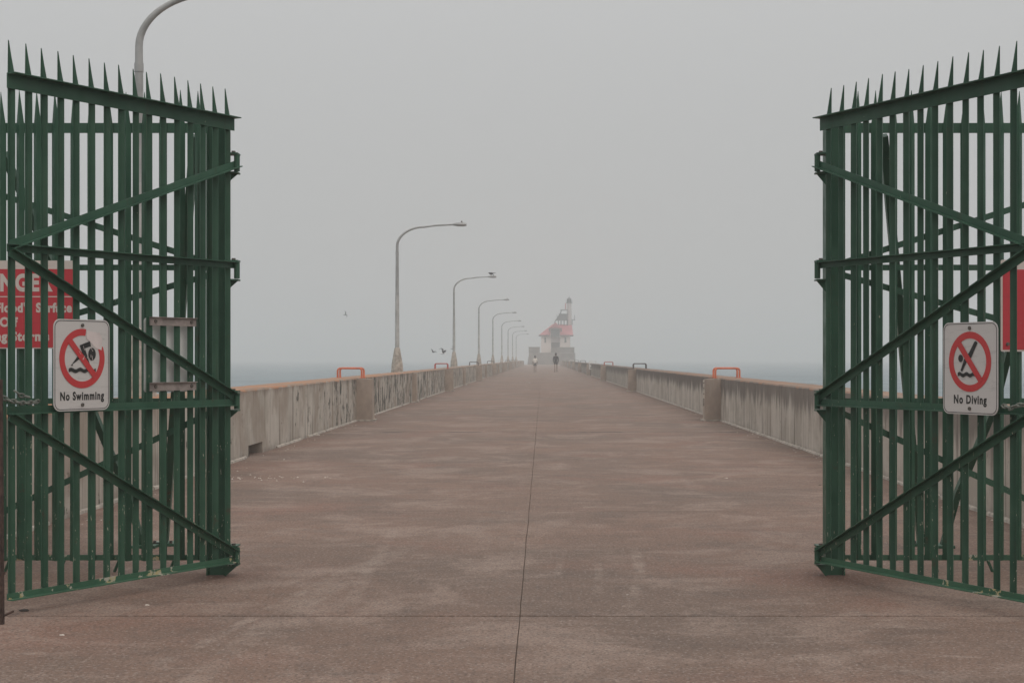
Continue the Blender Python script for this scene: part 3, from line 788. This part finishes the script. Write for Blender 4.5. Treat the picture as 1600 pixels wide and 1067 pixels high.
def cyl(px, r0, r1, py0, py1, m, nm, n=16, par=None):
    MB().tube([(X(px), 4, Z(py1)), (X(px), 4, Z(py0))], [r0, r1], n).build(nm, m, par or lh, True)
cyl(890, .62, .48, 472, 508, TWHITE, 'tower')
cyl(889.8, .74, .74, 471.4, 472.6, DGREY, 'gallery')
cyl(889.8, .50, .50, 466.5, 471.6, GLASS, 'lantern', 10)
cyl(889.8, .58, .12, 463.5, 466.6, DGREY, 'lantern_roof')
cyl(889.8, .05, .03, 460.5, 463.5, DGREY, 'finial', 6)
for a in range(8):
    an = a*math.pi/4
    MB().tube([(X(889.8)+.7*math.cos(an), 4+.7*math.sin(an), Z(471.4)), (X(889.8)+.7*math.cos(an), 4+.7*math.sin(an), Z(467.5))], .03, 5).build('gallery_post', DGREY, lh)
LB(893.5, 899, 498.6, 499.6, 3.2, 4).build('platform', DGREY, lh); LB(898, 898.8, 491.5, 499, 3.2, 3.3).build('rail_post', DGREY, lh); LB(894.4, 895.2, 499.6, 507, 3.2, 3.3).build('rail_post', DGREY, lh)

# ------------------------------------------------------------------ people
def skin(verts, edges, radii, m, name, parent, root=0, sub=1, loc=(0, 0, 0)):
    me = bpy.data.meshes.new(name); me.from_pydata(verts, edges, []); me.materials.append(m)
    o = bpy.data.objects.new(name, me); COL.objects.link(o)
    mod = o.modifiers.new('s', 'SKIN'); mod.use_smooth_shade = True
    for i, r in enumerate(radii):
        sv = me.skin_vertices[0].data[i]; sv.radius = r if isinstance(r, tuple) else (r, r); sv.use_root = (i == root)
    su = o.modifiers.new('u', 'SUBSURF'); su.levels = sub; su.render_levels = sub
    bpy.context.view_layer.update()
    m2 = bpy.data.meshes.new_from_object(o.evaluated_get(bpy.context.evaluated_depsgraph_get()))
    bpy.data.objects.remove(o)
    if not m2.materials: m2.materials.append(m)
    q = bpy.data.objects.new(name, m2); COL.objects.link(q); q.parent = parent; q.location = loc
    return q
SKIN = plain('skin', (.22, .14, .11), .6); HAIR = plain('hair', (.03, .022, .02), .7)
CLOTH_W = plain('white_cloth', (.72, .66, .60), .9); CLOTH_D = plain('dark_cloth', (.010, .011, .017), .9); SHOE = plain('dark_shoe', (.04, .035, .035), .7)
def person(x, y, hgt, label, top, bottom, longcoat, ph, rz=0):
    t = thing('person', label, 'person', (x, y, 0), rz)
    k = hgt/1.75
    def sc(vs): return [(a*k, b_*k, c*k) for a, b_, c in vs]
    # facing +y (away from the camera), mid stride
    f = ph
    hipL, hipR = (-.09, 0, .92), (.09, 0, .92)
    kneeL, kneeR = (-.10, .16*f, .50), (.10, -.06*f, .49)
    ankL, ankR = (-.10, .20*f, .085), (.10, -.26*f, .13)
    toeL, toeR = (-.11, .20*f+.15, .03), (.11, -.26*f+.13, .05)
    shL, shR = (-.18, 0, 1.43), (.18, 0, 1.43)
    elL, elR = (-.235, -.08*f, 1.15), (.235, .06*f, 1.15)
    wrL, wrR = (-.235, .05*f, .92), (.235, .20*f, .94)
    haL, haR = (-.232, .08*f, .85), (.232, .24*f, .87)
    V = [(0, 0, .95), (0, .0, 1.15), (0, .0, 1.36), (0, 0, 1.48), (0, .01, 1.56), (0, .015, 1.65), (0, .01, 1.72),
         hipL, kneeL, ankL, toeL, hipR, kneeR, ankR, toeR, shL, elL, wrL, haL, shR, elR, wrR, haR]
    E = [(0, 1), (1, 2), (2, 3), (3, 4), (4, 5), (5, 6), (0, 7), (7, 8), (8, 9), (9, 10), (0, 11), (11, 12), (12, 13), (13, 14), (2, 15), (15, 16), (16, 17), (17, 18), (2, 19), (19, 20), (20, 21), (21, 22)]
    Rr = [.12, .11, .12, .055, .06, .085, .07, .085, .055, .036, .03, .085, .055, .036, .03, .05, .037, .024, .026, .05, .037, .024, .026]
    # fingers: five short chains from each palm
    for hi, w_, s_ in ((18, haL, -1), (22, haR, 1)):
        for q in range(4):
            i = len(V); oy = (-.03 + .02*q); ln = (.07, .085, .08, .062)[q]
            V += [(w_[0], w_[1]+oy, w_[2]-.035), (w_[0]-s_*.012, w_[1]+oy, w_[2]-.035-ln)]; E += [(hi, i), (i, i+1)]; Rr += [.009, .007]
        i = len(V); V += [(w_[0]-s_*.01, w_[1]+.04, w_[2]-.01), (w_[0]-s_*.015, w_[1]+.055, w_[2]-.05)]; E += [(hi, i), (i, i+1)]; Rr += [.011, .008]
    skin(sc(V), E, [r*k for r in Rr], SKIN, 'body', t)
    # head details: ears and nose
    hz = 1.645*k
    b = MB()
    for s_ in (-1, 1): b.tube([(s_*.080*k, .01, hz-.025), (s_*.096*k, .0, hz), (s_*.084*k, .01, hz+.03)], [.010, .014, .010], 6)
    b.tube([(0, .095*k, hz+.01), (0, .118*k, hz-.025)], [.010, .016], 6); b.build('ears_and_nose', SKIN, t, True)
    # hair cap
    h_ = bmesh.new(); bmesh.ops.create_uvsphere(h_, u_segments=16, v_segments=10, radius=.108*k)
    for v in list(h_.verts):
        v.co.z *= 1.12
        if v.co.z < -.03*k and v.co.y > -.02*k: v.co.y -= .02*k; v.co.z = max(v.co.z, -.05*k)
    me = bpy.data.meshes.new('hair'); h_.to_mesh(me); h_.free(); me.materials.append(HAIR)
    ho = bpy.data.objects.new('hair', me); COL.objects.link(ho); ho.parent = t; ho.location = (0, -.012*k, 1.685*k)
    # top
    V2 = [(0, 0, .80 if longcoat else .93), (0, 0, .98), (0, 0, 1.15), (0, 0, 1.37), (0, 0, 1.46), shL, elL, shR, elR]
    E2 = [(0, 1), (1, 2), (2, 3), (3, 4), (3, 5), (5, 6), (3, 7), (7, 8)]
    R2 = [(.19, .14), (.165, .13), (.155, .13), (.16, .13), .075, .075, .058, .075, .058]
    if longcoat: V2 += [wrL, wrR]; E2 += [(6, 9), (8, 10)]; R2 += [.045, .045]
    skin(sc(V2), E2, [tuple(q*k for q in r) if isinstance(r, tuple) else r*k for r in R2], top, 'jacket' if longcoat else 'shirt', t, root=1)
    # shorts
    V3 = [(0, 0, .96), hipL, tuple(hipL[i]*.45+kneeL[i]*.55 for i in range(3)), hipR, tuple(hipR[i]*.45+kneeR[i]*.55 for i in range(3))]
    skin(sc(V3), [(0, 1), (1, 2), (0, 3), (3, 4)], [(.15*k, .12*k), .11*k, .092*k, .11*k, .092*k], bottom, 'shorts', t)
    for s_, a_, c_ in ((-1, ankL, toeL), (1, ankR, toeR)):
        skin(sc([(a_[0], a_[1]-.04, max(.045, a_[2]-.05)), (a_[0], a_[1]+.04, max(.05, a_[2]-.045)), (c_[0], c_[1]+.02, max(.035, c_[2]))]), [(0, 1), (1, 2)], [.045*k, .048*k, .036*k], SHOE, 'shoe', t, root=1)
    return t
person((836-848)/F*157, 157, 1.66, 'person in a white top and dark shorts walking away, left of the two', CLOTH_W, CLOTH_D, False, .8)
person((868.5-848)/F*157, 157, 1.93, 'person in a dark long jacket walking away, right of the two', CLOTH_D, CLOTH_D, True, -.9)

# ------------------------------------------------------------------ gulls
GW = plain('gull_white', (.78, .77, .75), .7); GD = plain('gull_wing_grey', (.07, .07, .075), .7); BEAK = plain('beak_yellow', (.6, .4, .08), .5)
def gull(x, y, z, rz, flap, bank, label, perch=False, white=True):
    t = thing('gull', label, 'bird', (x, y, z), rz, 'gulls over the water' if not perch else None); t.rotation_euler = (bank, 0, rz); t.scale = (.8,)*3
    m = GW if white else GD
    MB().tube([(-.24, 0, .02), (-.16, 0, .0), (-.05, 0, -.01), (.06, 0, 0), (.15, 0, .03), (.20, 0, .05), (.235, 0, .05)], [.02, .045, .075, .075, .05, .038, .02], 10).build('body', m, t, True)
    MB().loft([[(-.36, -.07, .025), (-.36, .07, .025), (-.36, .07, .03), (-.36, -.07, .03)], [(-.20, -.03, .0), (-.20, .03, .0), (-.20, .03, .03), (-.20, -.03, .03)]]).build('tail', m, t)
    MB().tube([(.225, 0, .048), (.285, 0, .038)], [.014, .004], 6).build('beak', BEAK, t)
    for s_ in (-1, 1):
        rs = []
        for u, ch, xx, zz in ((.04, .17, .02, .03), (.25, .16, .06, .03+.25*flap), (.45, .12, .03, .03+.30*flap), (.68, .02, -.10, .03+.16*flap)):
            if perch: u, zz, xx = .05+u*.06, .03-u*.03, xx - u*.35
            rs.append([(xx+ch/2, s_*u, zz), (xx-ch/2, s_*u, zz-.004), (xx-ch/2, s_*u, zz), (xx+ch*.2, s_*u, zz+.012)])
        MB().loft(rs).build('wing', GD, t)
    if perch:
        for s_ in (-.03, .03): MB().tube([(0, s_, -.06), (0, s_, -.14)], .006, 5).build('leg', BEAK, t)
def gp(px, py, d): return ((px-848)/F*d, d, H+(560-py)/F*d)
gull(*gp(539.5, 492, 190), .6, 1.0, .9, 'small gull flying alone high over the water at the left', white=False)
gull(*gp(677, 550, 150), 2.6, .7, .3, 'dark gull flying low, leftmost of the group beside the second lamp post', white=False)
gull(*gp(692, 552, 105), .5, 1.1, .2, 'white bodied gull flying low, middle one of the group beside the second lamp post')
gull(*gp(708, 545, 160), .3, .4, .3, 'small dark gull flying just in front of the second lamp post', white=False)
gull(LX+1.93, 17.5+62.1, 5.63+.17, 2.4, 0, 0, 'small bird perched on the lamp head of the second lamp post', perch=True, white=False)

# ------------------------------------------------------------------ haze
hz = MB().box(-1500, 1500, -320, 2900, -4.4, 26).build('haze', None); tag(hz, kind='stuff')
hm = bpy.data.materials.new('haze_air'); hm.use_nodes = True; n_ = hm.node_tree; n_.nodes.clear()
oo = n_.nodes.new('ShaderNodeOutputMaterial'); pvn = n_.nodes.new('ShaderNodeVolumePrincipled')
pvn.inputs['Color'].default_value = (.885, .885, .88, 1); pvn.inputs['Density'].default_value = .0022; pvn.inputs['Anisotropy'].default_value = .0
n_.links.new(pvn.outputs[0], oo.inputs['Volume']); hz.data.materials.append(hm)
